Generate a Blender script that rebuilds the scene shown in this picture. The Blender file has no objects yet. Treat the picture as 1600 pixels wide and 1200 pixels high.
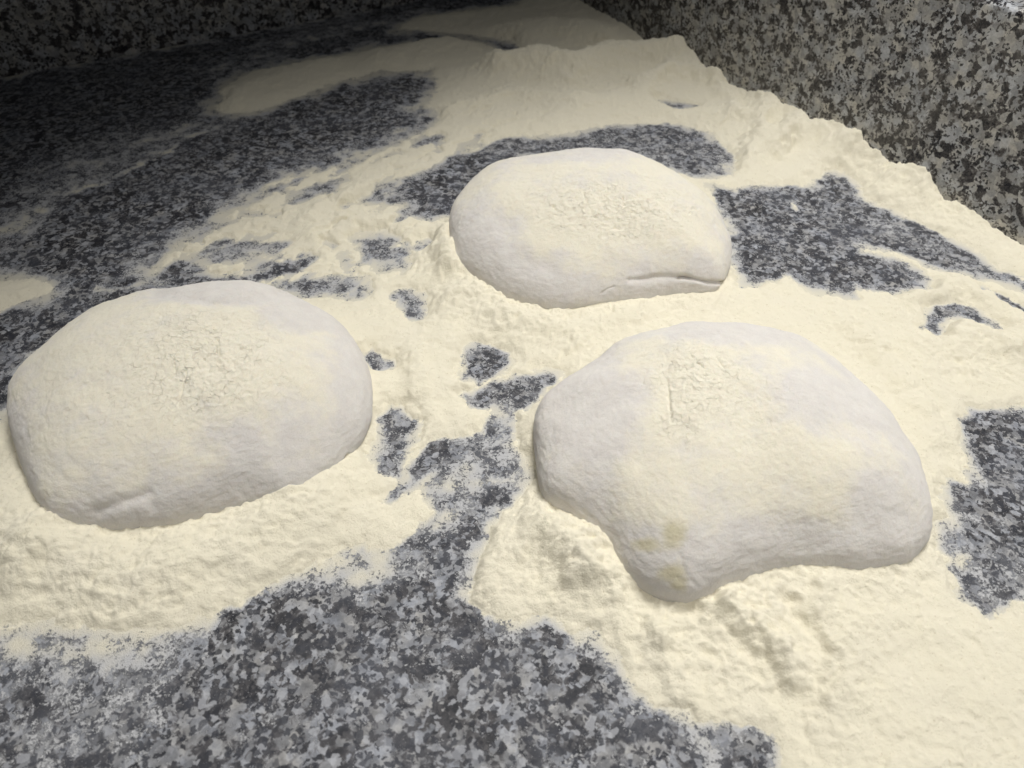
import bpy, math
import numpy as np

# ------------------------------------------------------------------ camera, lamps, exposure
CAM_H, FPX, PITCH = 0.32, 1155.0, math.radians(45)
YAW = math.radians(29.5)                       # direction of the back wall on the counter
E1 = np.array([math.cos(YAW), math.sin(YAW)])  # along the back wall
E2 = np.array([-math.sin(YAW), math.cos(YAW)]) # along the right wall
BACK0 = np.array([-.36, .871])                 # a point of the back wall foot
RIGHT0 = np.array([.303, .589])                # a point of the right wall foot

scn = bpy.context.scene
col = scn.collection
cam = bpy.data.cameras.new('camera')
cam.sensor_width = 36.0
cam.lens = 36.0 * FPX / 1600.0
cam.clip_start, cam.clip_end = 0.01, 50
cam.dof.use_dof = True
cam.dof.focus_distance = .44
cam.dof.aperture_fstop = 11.0
camo = bpy.data.objects.new('camera', cam)
camo.location = (0, 0, CAM_H)
camo.rotation_euler = (math.pi / 2 - PITCH, 0, 0)
col.objects.link(camo)
scn.camera = camo

world = bpy.data.worlds.new('World')
scn.world = world
world.use_nodes = True
world.node_tree.nodes['Background'].inputs[0].default_value = (.75, .85, 1.0, 1)
world.node_tree.nodes['Background'].inputs[1].default_value = 0.019

def lamp(name, loc, target, sx, sy, power, color, spread):
    l = bpy.data.lights.new(name, 'AREA')
    l.shape = 'RECTANGLE'; l.size = sx; l.size_y = sy
    l.energy = power; l.color = color; l.spread = math.radians(spread)
    o = bpy.data.objects.new(name, l)
    col.objects.link(o)
    o.location = loc
    z = np.array(loc) - np.array(target); z = z / np.linalg.norm(z)
    x = np.array([E1[0], E1[1], 0.0]); x = x - z * (x @ z); x = x / np.linalg.norm(x)
    y = np.cross(z, x)
    from mathutils import Matrix
    o.matrix_world = Matrix(((x[0], y[0], z[0], loc[0]), (x[1], y[1], z[1], loc[1]),
                             (x[2], y[2], z[2], loc[2]), (0, 0, 0, 1)))
    return o

def onboard(dback, dright, z=0.0):             # counter position from the distances to both walls
    p = E1 * (RIGHT0 @ E1 - dright) + E2 * (BACK0 @ E2 - dback)
    return (float(p[0]), float(p[1]), z)

sp_ = bpy.data.lights.new('shaded_lamp', 'SPOT')
sp_.energy = 35.5; sp_.color = (1.0, .98, .94)
sp_.spot_size = math.radians(83); sp_.spot_blend = .57; sp_.shadow_soft_size = .16
spo = bpy.data.objects.new('shaded_lamp', sp_)
loc_, aim_ = np.array(onboard(.56, .16, 1.02)), np.array(onboard(.99, .28, 0))
spo.location = loc_
from mathutils import Vector
spo.rotation_euler = Vector(aim_ - loc_).to_track_quat('-Z', 'Y').to_euler()
col.objects.link(spo)
lamp('front_fill', onboard(1.15, .40, .85), onboard(.78, .34, 0), 1.0, .4, .85, (1.0, .975, .93), 70)  # added unseen front fill, softens the shading on the dough flanks

scn.render.engine = 'CYCLES'
scn.view_settings.view_transform = 'Standard'
scn.view_settings.look = 'None'
scn.view_settings.exposure = 0.0
scn.view_settings.gamma = 1.0
scn.view_settings.use_curve_mapping = False
scn.render.resolution_x, scn.render.resolution_y = 1024, 768

# ------------------------------------------------------------------ numeric helpers
FW = np.array([0, math.cos(PITCH), -math.sin(PITCH)])
UP = np.array([0, math.sin(PITCH), math.cos(PITCH)])
EYE = np.array([0, 0, CAM_H])

def ray(p):
    return FW + np.array([1.0, 0, 0]) * (p[0] - 800) / FPX + UP * (600 - p[1]) / FPX

def tab(p, z=0.0):                             # photo point -> place on the counter
    d = ray(p)
    return (EYE + d * ((z - CAM_H) / d[2]))[:2]

def proj(v):
    q = v - EYE
    dz = q @ FW
    return np.stack([800 + FPX * q[..., 0] / dz, 600 - FPX * (q @ UP) / dz], -1)

def sstep(a, b, x):
    t = np.clip((x - a) / (b - a), 0, 1)
    return t * t * (3 - 2 * t)

_perm = np.random.RandomState(7).permutation(4096).astype(np.int32)
_g2 = np.random.RandomState(3).uniform(0, 2 * np.pi, 4096)
_g2 = np.stack([np.cos(_g2), np.sin(_g2)], -1).astype(np.float32)
_g3 = np.random.RandomState(5).normal(size=(4096, 3))
_g3 = (_g3 / np.linalg.norm(_g3, axis=1)[:, None]).astype(np.float32)

def noise2(x, y, seed=0):
    xi = np.floor(x).astype(np.int32); yi = np.floor(y).astype(np.int32)
    xf = (x - xi).astype(np.float32); yf = (y - yi).astype(np.float32)
    u = xf * xf * xf * (xf * (xf * 6 - 15) + 10); v = yf * yf * yf * (yf * (yf * 6 - 15) + 10)
    def g(ix, iy, fx, fy):
        h = _perm[(_perm[(ix + seed * 131) & 4095] + iy) & 4095]
        gg = _g2[h]
        return gg[..., 0] * fx + gg[..., 1] * fy
    a = g(xi, yi, xf, yf); b = g(xi + 1, yi, xf - 1, yf)
    c = g(xi, yi + 1, xf, yf - 1); d = g(xi + 1, yi + 1, xf - 1, yf - 1)
    return (a + (b - a) * u + (c - a) * v + (a - b - c + d) * u * v) * 1.5

def fbm2(x, y, scale, octv=4, seed=0, gain=.5):
    s = 0; a = 1; f = 1.0 / scale
    for i in range(octv):
        s = s + a * noise2(x * f + 17.3 * i, y * f - 9.1 * i, seed + i); a *= gain; f *= 2.03
    return s

def noise3(p, seed=0):
    i = np.floor(p).astype(np.int32); f = (p - i).astype(np.float32)
    w = f * f * f * (f * (f * 6 - 15) + 10)
    s = 0
    for dx in (0, 1):
        for dy in (0, 1):
            for dz in (0, 1):
                h = _perm[(_perm[(_perm[(i[:, 0] + dx + seed * 131) & 4095] + i[:, 1] + dy) & 4095] + i[:, 2] + dz) & 4095]
                gv = (_g3[h] * (f - np.array([dx, dy, dz], np.float32))).sum(1)
                wx = w[:, 0] if dx else 1 - w[:, 0]
                wy = w[:, 1] if dy else 1 - w[:, 1]
                wz = w[:, 2] if dz else 1 - w[:, 2]
                s = s + gv * wx * wy * wz
    return s * 1.5

def fbm3(p, scale, octv=3, seed=0, gain=.5):
    s = 0; a = 1; f = 1.0 / scale
    for i in range(octv):
        s = s + a * noise3(p * f + 5.7 * i, seed + i); a *= gain; f *= 2.03
    return s

def seg_dist(X, Y, pts, closed=False):
    d2 = np.full(X.shape, 1e9)
    pts = np.asarray(pts, float)
    n = len(pts)
    for k in range(n if closed else n - 1):
        a = pts[k]; b = pts[(k + 1) % n]; ab = b - a
        t = np.clip(((X - a[0]) * ab[0] + (Y - a[1]) * ab[1]) / max(ab @ ab, 1e-12), 0, 1)
        d2 = np.minimum(d2, (X - a[0] - t * ab[0]) ** 2 + (Y - a[1] - t * ab[1]) ** 2)
    return np.sqrt(d2)

def poly_sd(X, Y, pts):                        # > 0 outside
    d = seg_dist(X, Y, pts, True)
    ins = np.zeros(X.shape, bool)
    n = len(pts)
    for k in range(n):
        (x0, y0), (x1, y1) = pts[k], pts[(k + 1) % n]
        if y0 == y1:
            continue
        c = ((y0 > Y) != (y1 > Y)) & (X < (x1 - x0) * (Y - y0) / (y1 - y0) + x0)
        ins ^= c
    return np.where(ins, -d, d)

def mesh_obj(name, verts, faces, mat, parent=None, smooth=True, attrs=None):
    me = bpy.data.meshes.new(name)
    verts = np.asarray(verts, np.float32); faces = np.asarray(faces, np.int32)
    nv, nf, k = len(verts), len(faces), faces.shape[1]
    me.vertices.add(nv); me.vertices.foreach_set('co', verts.ravel())
    me.loops.add(nf * k); me.loops.foreach_set('vertex_index', faces.ravel())
    me.polygons.add(nf)
    me.polygons.foreach_set('loop_start', np.arange(0, nf * k, k, dtype=np.int32))
    me.polygons.foreach_set('loop_total', np.full(nf, k, np.int32))
    me.polygons.foreach_set('use_smooth', np.full(nf, smooth))
    me.update(calc_edges=True)
    for an, av in (attrs or {}).items():
        at = me.attributes.new(an, 'FLOAT', 'POINT')
        at.data.foreach_set('value', np.asarray(av, np.float32))
    me.materials.append(mat)
    o = bpy.data.objects.new(name, me)
    col.objects.link(o)
    if parent:
        o.parent = parent
    return o

# ------------------------------------------------------------------ materials
class NT:
    def __init__(s, name):
        s.m = bpy.data.materials.new(name); s.m.use_nodes = True
        s.t = s.m.node_tree; s.n = s.t.nodes
        s.bsdf = s.n['Principled BSDF']
        s.co = s.new('ShaderNodeTexCoord').outputs['Object']
    def new(s, t, **kw):
        nd = s.n.new(t)
        for k, v in kw.items():
            setattr(nd, k, v)
        return nd
    def put(s, sock, v):
        if isinstance(v, bpy.types.NodeSocket):
            s.t.links.new(v, sock)
        elif isinstance(v, (tuple, list)):
            sock.default_value = (*v, 1) if len(v) == 3 and sock.type == 'RGBA' else v
        else:
            sock.default_value = v
    def noise(s, scale, detail=2, rough=.5, co=None, color=False, dist=0.0):
        nd = s.new('ShaderNodeTexNoise')
        s.put(nd.inputs['Vector'], co or s.co); nd.inputs['Scale'].default_value = scale
        nd.inputs['Detail'].default_value = detail; nd.inputs['Roughness'].default_value = rough
        nd.inputs['Distortion'].default_value = dist
        return nd.outputs['Color' if color else 'Fac']
    def voro(s, scale, co=None, feature='F1', out='Color'):
        nd = s.new('ShaderNodeTexVoronoi', feature=feature)
        s.put(nd.inputs['Vector'], co or s.co); nd.inputs['Scale'].default_value = scale
        if feature == 'SMOOTH_F1':
            nd.inputs['Smoothness'].default_value = .12
        return nd.outputs[out]
    def math(s, op, a, b=0.0, c=0.0):
        nd = s.new('ShaderNodeMath', operation=op)
        s.put(nd.inputs[0], a); s.put(nd.inputs[1], b); s.put(nd.inputs[2], c)
        return nd.outputs[0]
    def vmath(s, op, a, b):
        nd = s.new('ShaderNodeVectorMath', operation=op)
        s.put(nd.inputs[0], a)
        s.put(nd.inputs['Scale'] if op == 'SCALE' else nd.inputs[1], b)
        return nd.outputs[0]
    def warp(s, co, scale, amt, detail=1):
        n = s.noise(scale, detail, .5, co, True)
        return s.vmath('ADD', co, s.vmath('SCALE', s.vmath('SUBTRACT', n, (.5, .5, .5)), amt))
    def ramp(s, fac, stops, interp='LINEAR'):
        nd = s.new('ShaderNodeValToRGB'); cr = nd.color_ramp; cr.interpolation = interp
        while len(cr.elements) < len(stops):
            cr.elements.new(.5)
        for e, (p, c) in zip(cr.elements, stops):
            e.position = p
            e.color = (c, c, c, 1) if isinstance(c, (int, float)) else (*c, 1)
        s.put(nd.inputs[0], fac)
        return nd.outputs[0]
    def range(s, v, a, b, c=0.0, d=1.0, smooth=True):
        nd = s.new('ShaderNodeMapRange', interpolation_type='SMOOTHSTEP' if smooth else 'LINEAR')
        s.put(nd.inputs[0], v)
        for k, q in zip((1, 2, 3, 4), (a, b, c, d)):
            s.put(nd.inputs[k], q)
        return nd.outputs[0]
    def mix(s, f, a, b, mode='MIX'):
        nd = s.new('ShaderNodeMix', data_type='RGBA', blend_type=mode)
        s.put(nd.inputs[0], f); s.put(nd.inputs[6], a); s.put(nd.inputs[7], b)
        return nd.outputs[2]
    def attr(s, name):
        return s.new('ShaderNodeAttribute', attribute_name=name).outputs['Fac']
    def bump(s, h, strength, dist, normal=None):
        nd = s.new('ShaderNodeBump')
        nd.inputs['Strength'].default_value = strength; nd.inputs['Distance'].default_value = dist
        s.put(nd.inputs['Height'], h)
        if normal is not None:
            s.put(nd.inputs['Normal'], normal)
        return nd.outputs[0]
    def set(s, **kw):
        for k, v in kw.items():
            s.put(s.bsdf.inputs[k.replace('_', ' ')], v)

FLOUR_THICK = (.86, .813, .668)
FLOUR_THIN = (.53, .535, .555)

def granite(name, dusty):
    g = NT(name)
    w = g.warp(g.warp(g.co, 140, .0045, 2), 600, .0016, 2)
    sep = g.new('ShaderNodeSeparateColor'); g.put(sep.inputs[0], g.voro(215 if dusty else 185, w, 'F1')); cell = sep.outputs[0]; cell2 = sep.outputs[1]
    sep2 = g.new('ShaderNodeSeparateColor'); g.put(sep2.inputs[0], g.voro(480, w)); small = sep2.outputs[0]
    big = g.noise(100 if dusty else 85, 3, .6, w)
    v = g.math('ADD', g.math('MULTIPLY', cell, .46), g.math('ADD', g.math('MULTIPLY', small, .26), g.math('MULTIPLY', g.math('SUBTRACT', big, .54 if dusty else .5), 1.25)))
    tone = g.noise(70, 2, .5, w)
    light = g.mix(g.range(tone, .35, .65), (.52, .535, .565), (.55, .53, .49))
    light = g.mix(g.range(cell2, .1, .9), light, g.mix(.62, light, (.20, .205, .215)))
    base = g.ramp(v, [(0, (.035, .034, .037)), (.12, (.066, .062, .063)), (.24, (.105, .098, .096)), (.29, (.18, .172, .168)), (.36, (.30, .295, .29)), (1, (.45, .445, .44))])
    base = g.mix(g.range(v, .26 if dusty else .28, .40 if dusty else .35), base, light)
    # tiny black mica flakes gathered in strings
    w2 = g.warp(g.co, 300, .003)
    sepm = g.new('ShaderNodeSeparateColor'); g.put(sepm.inputs[0], g.voro(540, w2)); mica = sepm.outputs[0]
    str_ = g.noise(80, 2, .6, g.co)
    mk = g.range(g.math('ADD', mica, g.math('MULTIPLY', g.math('SUBTRACT', str_, .5), 1.3)), .84, .88)
    base = g.mix(g.math('MULTIPLY', mk, .92), base, (.012, .012, .016))
    cloud = g.noise(420, 4, .65)
    base = g.mix(1.0, base, g.ramp(cloud, [(.25, .70), (.75, 1.22)]), 'MULTIPLY')
    if dusty:                                   # the work top is toned darker than the upstands
        base = g.mix(1.0, base, g.ramp(g.noise(160, 3, .6, w), [(.3, (.46, .47, .50)), (.7, (.92, .93, .97))]), 'MULTIPLY')
        sepf = g.new('ShaderNodeSeparateColor'); g.put(sepf.inputs[0], g.voro(330, w)); 
        base = g.mix(g.math('MULTIPLY', g.range(sepf.outputs[1], .86, .94), .6), base, (.50, .51, .545))
        sepb = g.new('ShaderNodeSeparateColor'); g.put(sepb.inputs[0], g.voro(390, w)); 
        base = g.mix(g.math('MULTIPLY', g.range(sepb.outputs[2], .84, .88), .85), base, (.018, .019, .026))
    rough = g.ramp(g.noise(900, 1), [(.3, .18), (.7, .32)])
    if dusty:
        dust = g.attr('dust')
        # rubbed-in film between the grains of flour, then the grains themselves
        fn = g.noise(26, 3, .6)
        film = g.math('MULTIPLY', g.range(g.math('ADD', dust, g.math('MULTIPLY', g.math('SUBTRACT', fn, .5), .25)), .0, .95, 0, 1, False), .58)
        s1 = g.noise(620, 2, .65, g.warp(g.co, 200, .002))
        s2 = g.noise(1500, 1, .6)
        s3 = g.noise(120, 3, .65)
        sp = g.math('ADD', g.math('MULTIPLY', s1, .55), g.math('ADD', g.math('MULTIPLY', s2, .25), g.math('MULTIPLY', g.math('ADD', g.math('MULTIPLY', g.math('SUBTRACT', s3, .5), 2.0), .5), .35)))
        th = g.range(g.math('POWER', dust, .70), 0, 1, .83, .38, False)
        grain = g.range(g.math('SUBTRACT', sp, th), -.015, .055)
        lone = g.range(g.voro(520, None, 'F1', 'Distance'), .12, .22, 1, 0)
        sepl = g.new('ShaderNodeSeparateColor'); g.put(sepl.inputs[0], g.voro(520)); 
        lone = g.math('MULTIPLY', lone, g.math('MULTIPLY', g.range(sepl.outputs[0], .55, .60), g.range(fn, .36, .60)))
        film = g.math('MAXIMUM', film, g.range(fn, .34, .72, .02, .28))
        base = g.mix(film, base, g.mix(g.range(dust, .1, .8), (.19, .205, .25), (.42, .435, .47)))
        spk = g.math('MULTIPLY', g.range(g.noise(1150, 1, .5), .665, .72), g.range(g.noise(38, 2), .35, .60, .15, .85))
        grain = g.math('MAXIMUM', grain, g.math('MAXIMUM', g.math('MULTIPLY', lone, .5), g.math('MULTIPLY', spk, .6)))
        base = g.mix(grain, base, g.mix(g.range(dust, .45, .95), FLOUR_THIN, (.75, .71, .59)))
        rough = g.mix(g.math('MAXIMUM', grain, g.range(dust, 0, .45, .55, .95)), rough, (.9, .9, .9))
        g.set(Normal=g.bump(g.math('ADD', grain, g.math('MULTIPLY', g.math('MULTIPLY', s2, grain), 1.5)), .7, .0007), Specular_IOR_Level=.35)
    g.set(Base_Color=base, Roughness=rough)
    return g.m

def flour_mat():
    g = NT('flour')
    th = g.attr('thick')
    c = g.mix(g.range(th, 0, 1), FLOUR_THIN, FLOUR_THICK)
    c = g.mix(g.ramp(g.noise(55, 3), [(.35, 0), (.7, .35)]), c, (.845, .80, .685))
    speck = g.range(g.noise(900, 0), .79, .81)
    c = g.mix(g.math('MULTIPLY', speck, .35), c, (.45, .36, .22))
    h = g.math('ADD', g.math('MULTIPLY', g.noise(330, 3, .6), .5), g.math('MULTIPLY', g.noise(1050, 3, .7), .5))
    g.set(Base_Color=c, Roughness=1.0, Diffuse_Roughness=.4, Specular_IOR_Level=.05, Normal=g.bump(h, .9, .0016))
    return g.m

def dough_mat():
    g = NT('floured_dough')
    crust, wet, crk = g.attr('crust'), g.attr('wet'), g.attr('crackle')
    mott = g.noise(75, 7, .68)
    cover = g.range(g.math('ADD', crust, g.math('MULTIPLY', g.math('SUBTRACT', mott, .5), 1.1)), .25, .85)
    skin = g.mix(g.ramp(g.noise(130, 3), [(.3, 0), (.7, 1)]), (.71, .68, .65), (.76, .733, .697))
    c = g.mix(cover, skin, (.82, .78, .665))
    fine = g.noise(1500, 2, .6)
    c = g.mix(1.0, c, g.ramp(fine, [(.3, .95), (.7, 1.04)]), 'MULTIPLY')
    wn = g.range(g.math('ADD', wet, g.math('MULTIPLY', g.math('SUBTRACT', g.noise(170, 4, .6), .5), .8)), .15, .95)
    c = g.mix(g.math('MULTIPLY', wn, .75), c, (.60, .55, .37))
    w = g.warp(g.warp(g.co, 120, .006, 2), 500, .0015, 1)
    e = g.voro(240, w, 'DISTANCE_TO_EDGE', 'Distance')
    line = g.range(e, .0, .05, 0, 1)
    brk = g.range(g.noise(110, 3, .6), .42, .62)
    lineh = g.math('SUBTRACT', 1, g.math('MULTIPLY', g.math('SUBTRACT', 1, line), g.math('MULTIPLY', crk, brk)))
    n0 = g.bump(lineh, .85, .0010)
    h = g.math('ADD', g.math('MULTIPLY', g.noise(300, 3, .6), .5), g.math('MULTIPLY', g.noise(1050, 3, .7), .5))
    g.set(Base_Color=c, Roughness=g.mix(wn, (.95, .95, .95), (.6, .6, .6)), Specular_IOR_Level=.12, Normal=g.bump(h, .6, .0013, n0),
          Diffuse_Roughness=.6, Subsurface_Weight=.15, Subsurface_Radius=(.006, .004, .0025), Subsurface_Scale=1.0)
    return g.m

MAT_WALL = granite('polished_granite', False)
MAT_TOP = granite('dusted_granite', True)
MAT_FLOUR = flour_mat()
MAT_DOUGH = dough_mat()

# ------------------------------------------------------------------ where the stone is swept bare (photo outlines laid on the counter)
# (outline, softness in m, leftover dust inside)
BARE = [
 ([(-400,190),(-100,140),(0,123),(300,67),(565,17),(640,-5),(700,-60),(900,-80),(800,5),(640,25),(600,48),(690,55),(790,68),(800,76),(660,100),(672,130),(655,165),(680,192),(640,208),(600,232),(545,252),(500,264),(420,288),(340,345),(250,405),(228,432),(250,447),(160,470),(60,540),(10,590),(10,640),(-100,660),(-500,560)], .022, .10),
 ([(-300,560),(0,500),(60,470),(130,450),(225,435),(300,445),(120,500),(20,580),(20,640),(-300,660)], .010, .12),
 ([(440,303),(480,290),(532,286),(520,302),(470,315),(440,314)], .008, .35),
 ([(575,318),(605,290),(655,272),(690,245),(730,232),(800,222),(840,226),(800,250),(760,290),(705,340),(670,348),(640,338),(600,326)], .011, .10),
 ([(700,240),(800,217),(880,212),(950,200),(1040,196),(1105,208),(1135,245),(1138,272),(1090,275),(1000,250),(900,245)], .012, .30),
 ([(640,222),(690,212),(680,226),(645,230)], .008, .5),
 ([(555,372),(590,368),(618,388),(632,418),(604,428),(580,412),(560,395)], .010, .42),
 ([(650,378),(668,374),(672,386),(655,390)], .006, .4),
 ([(215,446),(240,428),(272,405),(322,420),(380,433),(420,445),(300,460)], .008, .15),
 ([(300,405),(350,378),(440,372),(450,385),(400,398),(340,412)], .010, .55),
 ([(372,434),(420,408),(470,400),(492,408),(440,427),(400,440)], .006, .30),
 ([(425,447),(452,435),(520,433),(575,442),(560,456),(500,468),(455,464)], .007, .28),
 ([(560,452),(520,392),(540,388),(560,396),(545,400)], .006, .6),
 ([(618,460),(640,453),(656,468),(652,482),(660,500),(640,497),(628,480)], .008, .48),
 ([(575,553),(590,547),(612,566),(604,576),(585,573)], .006, .38),
 ([(722,560),(740,541),(774,547),(793,566),(786,580),(750,593),(724,586)], .0075, .20),
 ([(732,618),(790,597),(840,584),(872,586),(852,605),(842,622),(800,642),(765,636),(745,628)], .008, .30),
 ([(598,652),(624,643),(642,662),(640,692),(626,720),(624,742),(600,735),(591,710),(596,680)], .008, .30),
 ([(770,655),(800,650),(795,690),(770,685)], .008, .55),
 ([(610,782),(640,738),(664,706),(690,688),(735,683),(785,678),(802,700),(816,745),(806,780),(782,808),(758,828),(742,868),(724,908),(720,945),(752,962),(792,990),(830,980),(872,992),(940,1020),(990,1068),(1020,1113),(1085,1136),(1130,1140),(1180,1156),(1207,1172),(1215,1210),(1240,1400),(-300,1500),(-300,1000),(0,986),(60,978),(180,985),(250,994),(300,984),(370,955),(440,916),(512,880),(545,868),(600,872),(640,850),(660,822),(690,800),(668,770),(680,740),(650,760)], .007, .16),
 ([(1108,288),(1145,300),(1200,290),(1258,296),(1300,270),(1322,280),(1350,312),(1420,346),(1500,386),(1560,426),(1700,475),(1690,485),(1590,449),(1520,432),(1450,414),(1400,394),(1342,380),(1340,392),(1400,410),(1452,432),(1440,446),(1400,458),(1332,442),(1330,460),(1270,455),(1230,428),(1180,442),(1160,446),(1148,410),(1140,360),(1120,320)], .009, .16),
 ([(1033,157),(1060,159),(1087,165),(1062,173)], .008, .3),
 ([(1440,515),(1460,486),(1490,476),(1532,484),(1563,512),(1530,506),(1500,495),(1480,508),(1460,525)], .006, .22),
 ([(1538,450),(1600,482),(1700,540),(1700,550),(1570,472)], .006, .2),
 ([(1520,643),(1600,640),(1750,650),(1750,900),(1600,932),(1545,956),(1508,935),(1492,895),(1500,866),(1474,862),(1470,815),(1496,806),(1478,762),(1520,755),(1508,700)], .007, .14),
]
# flour smeared back over bare stone: (outline, softness, how full)
SMEAR = [
 ([(332,172),(342,135),(400,108),(470,96),(560,80),(640,66),(720,60),(775,70),(800,100),(720,110),(650,112),(600,112),(540,128),(470,152),(400,176),(350,182)], .03, .8),
 ([(-200,438),(0,436),(90,443),(80,455),(30,475),(-20,497),(-200,540)], .016, 1.0),
 ([(130,448),(200,444),(250,440),(190,455),(140,462)], .012, .3),
 ([(1235,315),(1248,312),(1256,330),(1244,336)], .005, .3),
 ([(520,878),(560,862),(600,868),(650,815),(660,780),(640,770),(560,820)], .02, .05),
 ([(640,700),(655,690),(640,740),(620,775)], .006, .6),
 ([(735,812),(700,830),(680,800),(740,740),(752,745)], .014, -.35),
 ([(680,760),(800,748),(800,756),(690,775)], .008, -.15),
]
# thin dust veils only: (polyline, half width, strength)
VEIL = [
 ([(0,385),(60,320),(160,255),(300,200),(420,170)], .024, .55),
 ([(0,340),(80,270),(200,215)], .035, .40),
 ([(5,362),(90,308),(170,280),(330,195)], .006, .70),
 ([(330,110),(440,75),(500,55),(570,40),(660,28)], .022, .50),
 ([(400,75),(500,40),(575,17)], .02, .40),
 ([(0,124),(300,68),(565,18)], .004, .6),
 ([(0,1000),(100,1010),(230,1000)], .026, .62),
 ([(-50,1060),(60,1110),(140,1150)], .04, .42),
 ([(520,890),(570,880),(640,840),(670,800)], .020, .66),
 ([(680,770),(740,740),(780,690)], .022, .55),
 ([(0,540),(60,500),(150,470)], .02, .15),
 ([(950,1010),(1000,1080),(1080,1130),(1200,1165)], .010, .36),
 ([(1090,1160),(1120,1200)], .014, .45),
 ([(860,1180),(1000,1200)], .03, .25),
 ([(1160,300),(1400,360),(1560,440)], .022, .22),
 ([(1350,340),(1460,390),(1570,440)], .012, .36),
 ([(1400,460),(1250,450)], .012, .4),
 ([(1500,930),(1590,880)], .018, .42),
 ([(1490,790),(1600,840)], .006, .35),
 ([(900,225),(1020,225),(1100,250)], .02, .25),
 ([(500,240),(600,190),(660,150)], .03, .22),
 ([(420,260),(560,215)], .02, .22),
 ([(600,320),(690,340)], .012, .35),
 ([(250,300),(450,230)], .05, .10),
]

# ------------------------------------------------------------------ dough outlines on the counter (radius in mm every 5 degrees)
DOUGH = {
 'left': dict(c=(-0.1913, 0.3052), h=0.056, r=[108.5,106.8,105.9,104.3,103.0,101.5,100.1,99.5,97.6,96.3,95.8,95.2,95.2,93.0,90.8,88.5,86.5,85.2,84.5,84.6,84.3,83.9,84.3,85.3,87.0,88.3,88.8,90.0,92.1,93.9,93.9,94.8,95.6,95.4,96.0,97.2,98.8,99.4,96.2,93.5,91.7,90.6,90.0,90.0,90.7,91.2,92.5,94.6,96.6,99.1,101.8,101.0,98.9,97.9,96.9,96.0,95.8,96.2,96.3,96.3,97.8,100.4,104.3,108.9,110.6,112.0,113.1,113.8,114.5,113.8,112.7,110.4]),
 'back': dict(c=(0.0578, 0.487), h=0.052, r=[99.9,96.7,94.4,91.7,89.3,87.7,86.8,86.0,84.2,83.1,82.6,82.9,81.6,79.6,78.3,77.6,77.6,78.1,78.1,77.7,77.9,78.7,80.1,82.3,84.3,85.8,88.1,91.3,95.3,97.5,100.1,101.8,103.3,104.6,105.6,105.3,105.6,106.3,106.6,107.7,109.7,111.0,112.8,111.6,110.8,110.5,110.9,111.9,110.5,109.7,108.8,107.6,105.7,103.2,101.0,99.6,98.8,98.7,99.6,101.8,104.9,108.9,114.1,117.9,116.0,114.0,112.4,110.7,109.4,107.4,105.1,102.4]),
 'right': dict(c=(0.1173, 0.2644), h=0.054, r=[96.6,95.4,93.6,92.5,92.2,91.1,90.1,90.0,90.1,90.7,91.4,90.0,89.3,88.9,88.2,88.4,87.9,86.9,86.5,86.9,86.9,86.1,86.1,86.9,87.8,88.1,89.3,90.0,90.3,91.3,93.2,96.0,99.9,103.8,105.1,104.5,104.8,104.8,105.3,106.1,106.9,102.9,99.8,97.5,96.9,97.6,100.8,103.3,104.0,103.1,99.5,93.2,87.2,83.5,80.7,79.8,79.7,80.7,83.0,86.8,91.8,95.8,100.6,104.7,106.5,107.2,106.4,104.5,103.0,101.2,100.4,98.4]),
}
TH72 = np.arange(72) * 2 * np.pi / 72
for d in DOUGH.values():
    d['r'] = np.array(d['r']) / 1000.0
    d['foot'] = [(d['c'][0] + r * .95 * math.cos(t), d['c'][1] + r * .95 * math.sin(t)) for r, t in zip(d['r'], TH72)]

# ------------------------------------------------------------------ flour field, worked out on a coarse grid first
GX0, GX1, GY0, GY1, GS = -.75, .62, .02, 1.22, .002
cx = np.arange(GX0, GX1, GS); cy = np.arange(GY0, GY1, GS)
CX, CY = np.meshgrid(cx, cy)
def local(fn, pts, margin, init):              # evaluate fn only round the outline
    a = np.array(pts); out = np.full(CX.shape, init, float)
    i0 = max(int((a[:, 0].min() - margin - GX0) / GS), 0); i1 = max(int((a[:, 0].max() + margin - GX0) / GS) + 2, 0)
    j0 = max(int((a[:, 1].min() - margin - GY0) / GS), 0); j1 = max(int((a[:, 1].max() + margin - GY0) / GS) + 2, 0)
    if i1 > i0 and j1 > j0:
        out[j0:j1, i0:i1] = fn(CX[j0:j1, i0:i1], CY[j0:j1, i0:i1], pts)
    return out

FIELD = np.full(CX.shape, 1.0)                 # > 0 lying flour, < 0 bare stone, in softness units
DUST0 = np.zeros(CX.shape)
DISTF = np.full(CX.shape, .06)                 # metres from the bare stone, inside the flour
for pts, soft, dust in BARE:
    tp = [tuple(tab(p)) for p in pts]
    sd = local(poly_sd, tp, .06, .06) / soft
    FIELD = np.minimum(FIELD, np.clip(sd * .75, -1.5, 1)); DISTF = np.minimum(DISTF, sd * soft)
    DUST0 = np.where(sd < 0, np.maximum(DUST0, dust), DUST0)
for pts, soft, full in SMEAR:
    tp = [tuple(tab(p)) for p in pts]
    sd = -local(poly_sd, tp, .06, .06) / soft
    if full > .5: DISTF = np.maximum(DISTF, np.minimum(sd * soft, .02))
    FIELD = np.maximum(FIELD, np.minimum(np.clip(sd + (full - .5) * .6, -1.5, 1), full))
VEILF = np.zeros(CX.shape)
for pts, wd, st in VEIL:
    tp = [tuple(tab(p)) for p in pts]
    d = local(seg_dist, tp, wd * 3, 1.0)
    VEILF = np.maximum(VEILF, st * np.exp(-(d / wd) ** 2))

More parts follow.
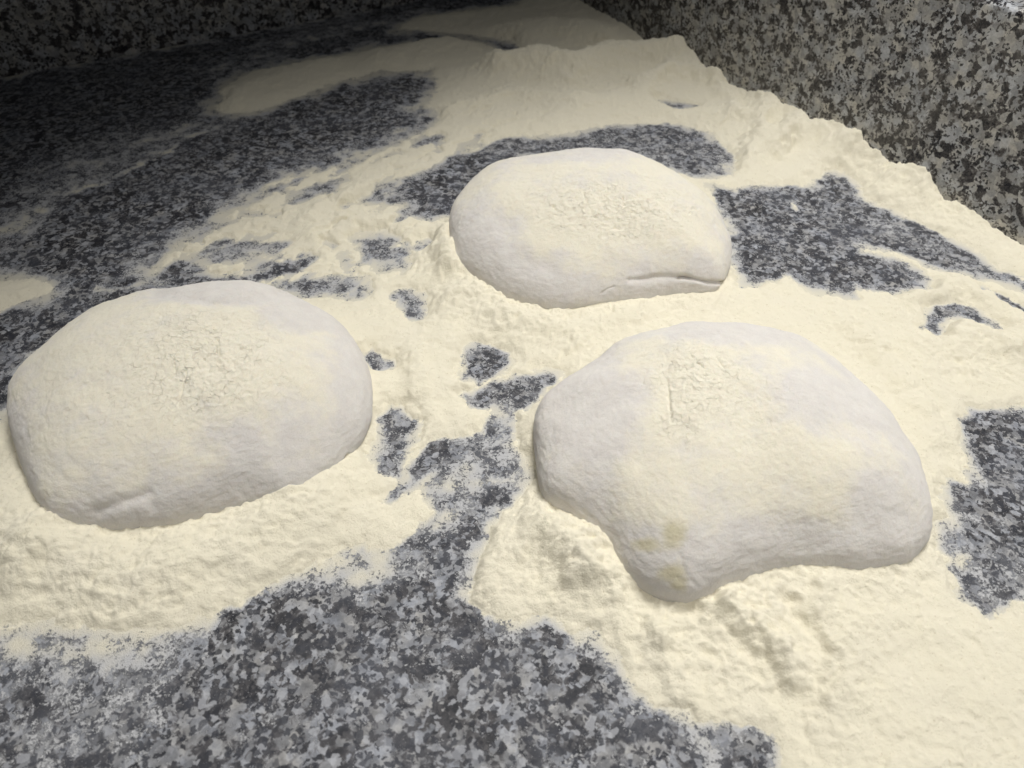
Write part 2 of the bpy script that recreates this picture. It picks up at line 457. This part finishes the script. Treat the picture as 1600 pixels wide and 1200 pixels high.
# thickness of the flour layer
def from_right(X, Y): return (RIGHT0 @ E1) - (X * E1[0] + Y * E1[1])
def from_back(X, Y): return (BACK0 @ E2) - (X * E2[0] + Y * E2[1])
CREST = [(905,0),(950,25),(980,42),(1010,65),(1050,80),(1082,84),(1097,105),(1112,126),(1150,137),(1180,149),(1215,153),(1250,182),(1268,195),(1300,198),(1330,204),(1343,212),(1345,228),(1372,243),(1390,256),(1402,256),(1408,248),(1424,246),(1445,265),(1462,292),(1476,311),(1494,312),(1510,320),(1540,345),(1570,368),(1600,385),(1680,430),(1800,500)]
cs, cz = [], []
for p in CREST:
    d = ray(p); X = EYE + d * ((RIGHT0 @ E1) / (d[:2] @ E1))
    cs.append(X[:2] @ E2); cz.append(X[2])
o_ = np.argsort(cs); cs = np.array(cs)[o_]; cz = np.maximum(np.array(cz)[o_], .003)

# ridges and hollows: (polyline in the photo, half width m, height m)
RIDGE = [
 ([(785,112),(840,112),(890,122),(950,104),(1000,100),(1060,100)], .022, .018),
 ([(900,170),(1000,160),(1100,180),(1180,190)], .02, .005),
 ([(600,92),(680,76),(745,66)], .020, .007),
 ([(350,160),(420,130),(520,100)], .018, .005),
 ([(800,60),(860,50),(930,60)], .03, .010),
 ([(880,90),(930,75),(1000,80)], .014, -.010),
 ([(1000,135),(1080,120),(1110,135)], .012, .008),
 ([(700,180),(800,150),(900,160)], .012, .004),
 ([(720,56),(765,74),(800,104)], .012, -.010),
 ([(1150,262),(1200,225),(1290,225),(1320,250)], .014, .008),
 ([(1180,160),(1260,215),(1345,262)], .016, .006),
 ([(1115,135),(1135,160),(1150,190)], .009, .005),
 ([(1180,152),(1190,190),(1175,225)], .010, .006),
 ([(1255,190),(1235,215),(1205,245)], .008, .006),
 ([(1300,200),(1310,235)], .006, -.005),
 ([(1340,215),(1352,250),(1380,290)], .006, .007),
 ([(1385,258),(1395,285)], .005, -.006),
 ([(1420,250),(1425,290),(1445,330)], .007, .007),
 ([(1480,314),(1490,345)], .006, -.005),
 ([(1215,160),(1215,195)], .006, -.005),
 ([(1050,105),(1040,125),(1010,150)], .010, .005),
 ([(490,345),(510,320),(560,300),(600,290)], .008, .0035),
 ([(500,375),(560,360),(640,350)], .012, .003),
 ([(280,398),(330,372)], .006, .003),
 ([(330,425),(380,420),(430,408)], .005, .003),
 ([(640,560),(660,600),(640,650),(650,690)], .008, .005),
 ([(700,480),(690,530),(720,600),(800,640)], .012, .004),
 ([(700,430),(690,380)], .010, .010),
 ([(730,470),(790,510),(850,520)], .016, .006),
 ([(1000,505),(940,520),(900,540)], .010, .004),
 ([(1420,470),(1500,450),(1590,490),(1600,530)], .010, .006),
 ([(1470,530),(1520,525),(1570,545)], .012, .008),
 ([(1330,520),(1420,600),(1470,690)], .010, .004),
 ([(1395,560),(1460,650),(1490,730)], .006, -.003),
 ([(60,880),(180,905),(300,890),(420,845),(500,790)], .020, .007),
 ([(0,800),(60,860)], .02, .006),
 ([(750,900),(800,860),(850,850),(900,880)], .014, .007),
 ([(830,820),(880,850),(930,900)], .010, .005),
 ([(1022,1000),(1035,1040),(1062,1095)], .006, .0045),
 ([(985,960),(1000,1010),(1030,1075)], .008, -.004),
 ([(1120,960),(1180,985),(1205,1020),(1220,1060)], .005, .006),
 ([(1150,990),(1185,1030),(1215,1080)], .006, -.002),
 ([(1230,950),(1262,990),(1275,1040),(1268,1090)], .005, -.004),
 ([(1285,960),(1300,1010),(1300,1080)], .012, .003),
 ([(1130,950),(1200,935),(1280,930)], .014, .0015),
 ([(1060,970),(1110,1020),(1170,1090)], .018, -.0015),
 ([(920,910),(960,950),(1000,1000)], .010, .003),
 ([(1300,1000),(1400,1100),(1500,1200)], .05, .002),
 ([(1240,1100),(1245,1160),(1235,1200)], .006, -.003),
]
ROUGH = [((1120,1010),.070,1.0),((900,880),.05,.95),((800,490),.05,1.0),((200,880),.08,.75),((420,830),.05,.5),((1500,560),.05,.8),((1420,270),.06,1.0),((1330,215),.05,1.0),((1500,340),.05,.7),((1220,170),.05,.6),((950,110),.06,.3),((660,570),.03,.4),((1350,500),.05,.5),((1350,920),.05,.5),((0,800),.05,.5)]
RELIEF = np.zeros(CX.shape)
for pts, wd, ht in RIDGE:
    tp = [tuple(tab(p)) for p in pts]
    d = local(seg_dist, tp, wd * 3, 1.0)
    RELIEF += 1.5 * ht * np.exp(-(d / wd) ** 2)
RG = np.full(CX.shape, .07)
for p, r, a in ROUGH:
    q = tab(p)
    RG = np.maximum(RG, a * np.exp(-((CX - q[0]) ** 2 + (CY - q[1]) ** 2) / r ** 2))
BANK = np.zeros(CX.shape); NEAR = np.full(CX.shape, .2)
for d in DOUGH.values():
    sd = local(poly_sd, d['foot'], .09, .09)
    NEAR = np.minimum(NEAR, sd)

# streak direction of the smear behind the left dough
SM = tab((640, 205)) - tab((250, 405)); SM = SM / np.linalg.norm(SM)
STK = sstep(.04, -.03, local(poly_sd, [tuple(tab(p)) for p in [(240,410),(420,280),(600,225),(760,150),(860,180),(700,260),(690,400),(600,470),(420,460),(300,440)]], .06, .06))

def bil(A, x, y):
    fx = np.clip((x - GX0) / GS, 0, A.shape[1] - 1.001); fy = np.clip((y - GY0) / GS, 0, A.shape[0] - 1.001)
    i = fx.astype(np.int32); j = fy.astype(np.int32); u = fx - i; v = fy - j
    return (A[j, i] * (1 - u) * (1 - v) + A[j, i + 1] * u * (1 - v) + A[j + 1, i] * (1 - u) * v + A[j + 1, i + 1] * u * v)

def flour_state(x, y):
    wx = .004 * fbm2(x, y, .030, 3, 11) + .0022 * fbm2(x, y, .008, 3, 12)
    wy = .004 * fbm2(x, y, .030, 3, 21) + .0022 * fbm2(x, y, .008, 3, 22)
    F = bil(FIELD, x + wx, y + wy)
    a = x * SM[0] + y * SM[1]; b = -x * SM[1] + y * SM[0]
    b = b + wx * 1.6; a = a + wy * 2
    st = noise2(a / .042, b / .014, 31) + .45 * noise2(a / .022, b / .0075, 32) + .35 * noise2(x / .012, y / .012, 33)
    F = F + bil(STK, x, y) * (.95 * st - .02)
    F = F + .06 * noise2(a / .06, b / .006, 36)
    return F, wx, wy

# ------------------------------------------------------------------ setting: counter and its two stone walls
def slab(name, corners, z0, z1, mat, bevel=.0):
    import bmesh
    bm = bmesh.new()
    lo = [bm.verts.new((p[0], p[1], z0)) for p in corners]; hi = [bm.verts.new((p[0], p[1], z1)) for p in corners]
    bm.faces.new(lo[::-1]); bm.faces.new(hi)
    for k in range(4):
        bm.faces.new((lo[k], lo[(k + 1) % 4], hi[(k + 1) % 4], hi[k]))
    if bevel:
        bmesh.ops.bevel(bm, geom=[e for e in bm.edges if all(v.co.z > z1 - 1e-5 for v in e.verts)], offset=bevel, segments=4, profile=.5, affect='EDGES')
    me = bpy.data.meshes.new(name); bm.to_mesh(me); bm.free()
    me.materials.append(mat)
    o = bpy.data.objects.new(name, me); col.objects.link(o)
    return o

def at(dback, dright):
    return onboard(dback, dright)[:2]
wr = slab('right_wall', [at(1.3, 0), at(1.3, -.03), at(-.03, -.03), at(-.03, 0)], -.03, .148, MAT_WALL, .004)
wb = slab('back_wall', [at(0, 1.2), at(0, .0005), at(-.03, .0005), at(-.03, 1.2)], -.03, .26, MAT_WALL, .004)
wr['kind'] = wb['kind'] = 'structure'
wr['label'] = 'speckled grey granite upstand along the right side of the counter, flour heaped at its foot'
wb['label'] = 'speckled granite upstand in deep shade behind the counter'
wr['category'] = wb['category'] = 'wall'

# counter top: sheet with a dust attribute, on a solid slab
na, nb = 440, 560
A, B = np.meshgrid(np.linspace(-.001, 1.0, na), np.linspace(-.001, 1.15, nb))
px = (RIGHT0 @ E1 - A) * E1[0] + (BACK0 @ E2 - B) * E2[0]
py = (RIGHT0 @ E1 - A) * E1[1] + (BACK0 @ E2 - B) * E2[1]
F, wx, wy = flour_state(px, py)
reach = .35 + 1.15 * sstep(-.45, .5, fbm2(px, py, .03, 3, 46)) + .9 * bil(STK, px, py)
dust = sstep(-reach, .42, F) * .9 + .1 * sstep(.2, .6, F)
dust = np.maximum(dust * .95, np.maximum(bil(DUST0, px, py), bil(VEILF, px + wx * 2, py + wy * 2) * (1 + .5 * fbm2(px, py, .02, 3, 41))))
dust = np.clip(dust + .10 * fbm2(px, py, .045, 3, 44), 0, 1)
idx = np.arange(na * nb).reshape(nb, na)
fc = np.stack([idx[:-1, :-1], idx[1:, :-1], idx[1:, 1:], idx[:-1, 1:]], -1).reshape(-1, 4)
# sides and underside
V = np.stack([px, py, np.zeros_like(px)], -1).reshape(-1, 3)
rim = np.r_[idx[0, :], idx[1:, -1], idx[-1, -2::-1], idx[-2:0:-1, 0]]
low = V[rim].copy(); low[:, 2] = -.03
n0 = len(V); m = len(rim); k = np.arange(m); kn = (k + 1) % m
sides = np.stack([rim[k], rim[kn], n0 + kn, n0 + k], -1)
top = mesh_obj('countertop', np.vstack([V, low]), np.vstack([fc, sides]), MAT_TOP, attrs={'dust': np.r_[dust.ravel(), np.zeros(m)]})
top['kind'] = 'structure'
top['label'] = 'speckled grey granite counter top dusted with flour'
top['category'] = 'counter'

# ------------------------------------------------------------------ the flour itself
gx = np.arange(-.50, .47, .00078)
ys = [.04]
while ys[-1] < 1.10:
    ys.append(ys[-1] + .00062 + .0011 * max(ys[-1] - .15, 0))
gy = np.array(ys)
X, Y = np.meshgrid(gx, gy)
F, wx, wy = flour_state(X, Y)
rough = bil(RG, X, Y)
near = bil(NEAR, X, Y)
dr = from_right(X, Y); s = X * E2[0] + Y * E2[1]
F = np.where((dr < .02) & (from_back(X, Y) > .05), np.maximum(F, 1.6 * sstep(.020, .004, dr) - .6), F)
lay = .0036 + .0020 * fbm2(X, Y, .06, 3, 51) + .0013 * (1 - 2 * np.abs(noise2((X * .8 + Y * .6 + 3 * wx) / .040, (Y * .8 - X * .6 + 3 * wy) / .016, 55)))
lay = lay + bil(RELIEF, X + wx, Y + wy)
lay = lay + .0075 * np.exp(-np.maximum(near, 0) / .022) * sstep(-.4, 1.0, F)
crest = np.interp(s, cs, cz) + .0016 * fbm2(s, dr * .6, .012, 3, 61)
crest = crest * (1 + .30 * np.abs(fbm2(s, dr, .030, 3, 63)) * sstep(.002, .02, dr))
fall = .030 + .012 * noise2(s / .05, s * 0 + .3, 62)
lay = lay + .0015 * fbm2(X, Y, .011, 3, 77) * np.exp(-np.abs(near) / .012)
pile = crest * np.exp(-np.maximum(dr, 0) / fall)
lay = np.maximum(lay, .0022 + .0006 * noise2(X / .02, Y / .02, 53))
lay = lay + np.maximum(pile - .6 * lay, 0)
cl = fbm2(X, Y, .016, 3, 71)
clump = 1 - np.abs(fbm2(X + .003 * cl, Y, .0095, 3, 72))
lay = lay + rough * (.0014 * cl + .0028 * (clump - .75) + .0013 * fbm2(X, Y, .0050, 3, 73)) + .00022 * fbm2(X, Y, .003, 2, 74) + .0006 * fbm2(X, Y, .020, 2, 75)
lay = np.maximum(lay, .0018)
edge = 1 - np.exp(-np.maximum(F - .3, 0) * 2.6)
hf = noise2(X / .0017, Y / .0017, 81) + .8 * noise2(X / .0034, Y / .0034, 82)
Fe = F - .34 + .13 * hf
inner = 1 - np.exp(-np.maximum(bil(DISTF, X + wx, Y + wy) - .001, 0) / .011)
inner = np.maximum(inner, sstep(.03, .0, dr))
thin = np.minimum(lay, .0016)
Z = np.where(Fe > 0, thin * np.maximum(edge, .04) + (lay - thin) * inner * edge + .0003 * np.minimum(Fe, .5), .0016 * np.maximum(Fe, -.5))
thick = np.clip(Z / .0009 + .7, 0, 1)
keepv = (Z > -.0003) & (dr > -.012) & (from_back(X, Y) > -.012)
idx = np.arange(X.size).reshape(X.shape)
q = np.stack([idx[:-1, :-1], idx[:-1, 1:], idx[1:, 1:], idx[1:, :-1]], -1).reshape(-1, 4)
kf = keepv.ravel()
deep = (near < -.022).ravel()                   # nothing needed underneath the dough
q = q[kf[q].any(1) & ~deep[q].all(1)]
used = np.unique(q); remap = np.zeros(X.size, np.int64); remap[used] = np.arange(len(used))
V = np.stack([X.ravel(), Y.ravel(), Z.ravel()], -1)[used]
fl = mesh_obj('flour', V, remap[q], MAT_FLOUR, attrs={'thick': thick.ravel()[used]})
fl['kind'] = 'stuff'
fl['label'] = 'cream wheat flour spread and heaped over the granite counter'
fl['category'] = 'flour'

# ------------------------------------------------------------------ the three pieces of dough
def dough(key, label, lip, creases, cracks, crackle, smooth_zones, wets, lumps, seed):
    D = DOUGH[key]; h = D['h']; nt, nl, nu = 640, 20, 310
    t = np.arange(nt) * 2 * np.pi / nt
    rr = D['r']; rc = np.r_[rr, rr, rr]; tc = np.r_[TH72 - 2 * np.pi, TH72, TH72 + 2 * np.pi]
    R = np.interp(t, tc, rc)
    ker = np.exp(-np.linspace(-2, 2, 13) ** 2); ker /= ker.sum()
    R = np.convolve(np.r_[R[-6:], R, R[:6]], ker, 'valid')
    lo = np.linspace(0, 1, nl, endpoint=False)
    a = np.linspace(0, np.pi / 2, nu, endpoint=False)
    pr = np.r_[.97 + .03 * np.sin(lo * np.pi / 2), np.cos(a) ** .9]
    pz = np.r_[.15 * lo, .15 + .85 * np.sin(a)]
    m = nl + nu
    P = np.empty((m, nt, 3))
    P[..., 0] = D['c'][0] + pr[:, None] * R[None] * np.cos(t); P[..., 1] = D['c'][1] + pr[:, None] * R[None] * np.sin(t)
    P[..., 2] = h * pz[:, None]
    def normals(P):
        du = np.roll(P, -1, 1) - np.roll(P, 1, 1); dv = np.gradient(P, axis=0)
        n = np.cross(du, dv); ln = np.linalg.norm(n, axis=-1, keepdims=True); n = n / np.maximum(ln, 1e-12)
        n[-1] = (0, 0, 1)
        return n
    N = normals(P)
    q = proj(P); front = ((EYE - P) * N).sum(-1) > 0
    flat = P.reshape(-1, 3)
    # large swells and dents of the hand-shaped piece
    disp = (.0030 * fbm3(flat, .06, 2, seed)).reshape(m, nt) * np.minimum(1, P[..., 2] / (.4 * h))
    up = sstep(0, .3 * h, P[..., 2])
    disp += (.00045 * fbm3(flat, .014, 3, seed + 5)).reshape(m, nt) * up
    disp += (.00022 * fbm3(flat, .003, 2, seed + 9)).reshape(m, nt)
    def near(pts, w):
        d = seg_dist(q[..., 0], q[..., 1], pts)
        return np.exp(-(d / w) ** 2) * front
    wob = (5 * fbm3(flat, .010, 3, seed + 15)).reshape(m, nt)
    q = q + wob[..., None] * np.array([.6, .4])
    for pts, w, dep in creases:
        disp -= dep * near(pts, w)
    
    crk = np.zeros((m, nt))
    for (cxp, cyp, rx, ry, am) in crackle:
        crk = np.maximum(crk, am * np.exp(-(((q[..., 0] - cxp) / rx) ** 2 + ((q[..., 1] - cyp) / ry) ** 2) ** 1.3) * front)
    gap = np.clip(.55 + 1.1 * fbm3(flat, .006, 2, seed + 17).reshape(m, nt), 0, 1)
    for pts, w, dep in cracks:
        disp -= 1.1 * dep * gap * near(pts, w * .9)
    for (cxp, cyp, r, ht) in lumps:
        disp += ht * np.exp(-((q[..., 0] - cxp) ** 2 + (q[..., 1] - cyp) ** 2) / r ** 2) * front
    pat = fbm3(flat, .03, 3, seed + 20).reshape(m, nt)
    # loose flour lies on what faces up, less on the flanks
    crust = .30 + .40 * sstep(.35, .95, N[..., 2]) + .25 * pat
    for (cxp, cyp, rx, ry, am) in smooth_zones:
        crust -= am * np.exp(-(((q[..., 0] - cxp) / rx) ** 2 + ((q[..., 1] - cyp) / ry) ** 2) ** 1.5)
    crust = np.clip(crust + .35 * crk, 0, 1)
    bump = fbm3(flat, .006, 3, seed + 30).reshape(m, nt)
    disp += (.0007 * bump) * (.22 + 1.1 * crk) + .0005 * fbm3(flat, .0022, 2, seed + 33).reshape(m, nt) * crk
    wet = np.zeros((m, nt))
    for (cxp, cyp, rx, ry) in wets:
        wet = np.maximum(wet, np.exp(-(((q[..., 0] - cxp) / rx) ** 2 + ((q[..., 1] - cyp) / ry) ** 2)) * front)
    P = P + N * disp[..., None]
    V = np.vstack([P.reshape(-1, 3), [[D['c'][0], D['c'][1], P[-1, :, 2].mean()]], [[D['c'][0], D['c'][1], 0.0]]])
    idx = np.arange(m * nt).reshape(m, nt)
    fc = np.stack([idx[:-1], np.roll(idx[:-1], -1, 1), np.roll(idx[1:], -1, 1), idx[1:]], -1).reshape(-1, 4)
    # caps drawn as quads (two ring steps to the middle)
    ct, cb = m * nt, m * nt + 1
    k = np.arange(0, nt, 2); k1 = (k + 1) % nt; k2 = (k + 2) % nt
    fc = np.vstack([fc, np.stack([idx[-1, k], idx[-1, k1], idx[-1, k2], np.full(len(k), ct)], -1), np.stack([idx[0, k2], idx[0, k1], idx[0, k], np.full(len(k), cb)], -1)])
    ext = lambda v, e: np.r_[v.ravel(), e, 0]
    o = mesh_obj('dough_piece', V, fc, MAT_DOUGH, attrs={'crust': ext(crust, crust[-1].mean()), 'wet': ext(wet, 0), 'crackle': ext(crk, crk[-1].mean())})
    o['label'] = label; o['category'] = 'dough'; o['group'] = 'floured dough pieces resting on the counter'
    return o

dough('left', 'oval floured dough piece at the left edge with a crackled flour patch on top', 0,
      creases=[([(240,456),(300,468),(345,478),(400,470),(445,452)], 9, .0020),
               ([(478,792),(512,757),(546,716)], 4, .0030),
               ([(420,800),(440,780),(470,770)], 5, .0015),
               ([(150,800),(230,770),(240,790)], 10, .0015)],
      cracks=[([(338,528),(341,542),(342,556)], 2.6, .0020), ([(290,565),(291,585),(286,600),(279,634)], 2.2, .0014),
              ([(322,525),(322,535)], 2, .001), ([(316,558),(326,566)], 2, .001), ([(392,540),(393,552)], 2, .001),
              ([(308,568),(310,574),(325,574),(327,566)], 1.8, .0008), ([(268,556),(274,580),(273,600)], 1.8, .0007),
              ([(330,600),(334,624),(345,627)], 2, .0008)],
      crackle=[(320,575,120,85,1.0), (200,620,110,80,.35)],
      smooth_zones=[(340,452,130,22,.8), (480,490,70,40,.45), (430,680,110,60,.35), (300,790,160,30,.2), (555,600,30,90,.5)],
      wets=[], lumps=[(340,500,60,.0015), (240,790,20,.001)], seed=101)
dough('back', 'floured dough piece nearest the back, with a folded crease at its lower right', 0,
      creases=[([(985,438),(1030,433),(1075,434)], 5, .0016),
               ([(1062,433),(1085,436),(1105,441),(1135,441)], 3.2, .0026),
               ([(845,490),(880,492),(905,486),(945,480)], 5, .0025),
               ([(880,370),(940,350),(1010,380)], 22, .0012),
               ([(790,350),(800,400),(860,420)], 14, .0012)],
      cracks=[([(864,322),(872,330),(888,335)], 2.6, .0016), ([(912,302),(918,316),(926,334),(948,352)], 2, .001),
              ([(973,306),(975,318)], 2.2, .0012), ([(1050,312),(1054,324)], 2, .0008), ([(1075,334),(1082,324),(1088,328)], 2.2, .0012),
              ([(962,352),(978,360),(978,368)], 2, .001), ([(938,462),(958,447)], 2, .0008)],
      crackle=[(960,330,130,45,.9)],
      smooth_zones=[(930,240,140,14,.4), (760,380,60,60,.5), (850,445,90,30,.4), (1060,455,60,16,.35)],
      wets=[], lumps=[(1060,412,55,.0020), (880,474,30,.0015), (1060,458,40,-.0015)], seed=202)
dough('right', 'largest floured dough piece, at the right, with pale yellow damp spots near its front', 0,
      creases=[([(1040,560),(1045,620),(1020,680),(1000,720)], 14, .0012),
               ([(1200,820),(1300,835),(1400,815)], 30, .0010)],
      cracks=[([(1042,590),(1046,620),(1050,662)], 2.4, .0016), ([(1080,560),(1100,575),(1115,570)], 2, .0010), ([(1120,560),(1130,576),(1146,572)], 2, .0010),
              ([(1095,590),(1110,596),(1118,584)], 2, .001), ([(1010,580),(1004,598)], 2, .0008), ([(1125,610),(1120,625),(1140,640)], 2, .0008),
              ([(1070,600),(1068,630)], 2, .0008), ([(1060,860),(1075,900),(1088,915)], 3, .0008)],
      crackle=[(1090,590,75,55,.9), (1060,650,35,50,.7), (1180,640,70,70,.35)],
      smooth_zones=[(1170,518,150,22,.6), (930,640,75,90,.7), (1290,620,120,60,.55), (1400,760,60,100,.4), (1180,850,220,45,.35), (1010,890,60,60,.4)],
      wets=[(1012,852,26,15), (1052,836,22,26), (1050,893,26,18), (1060,908,16,14)], lumps=[(1040,890,45,.0020), (1090,600,60,.0012)], seed=303)
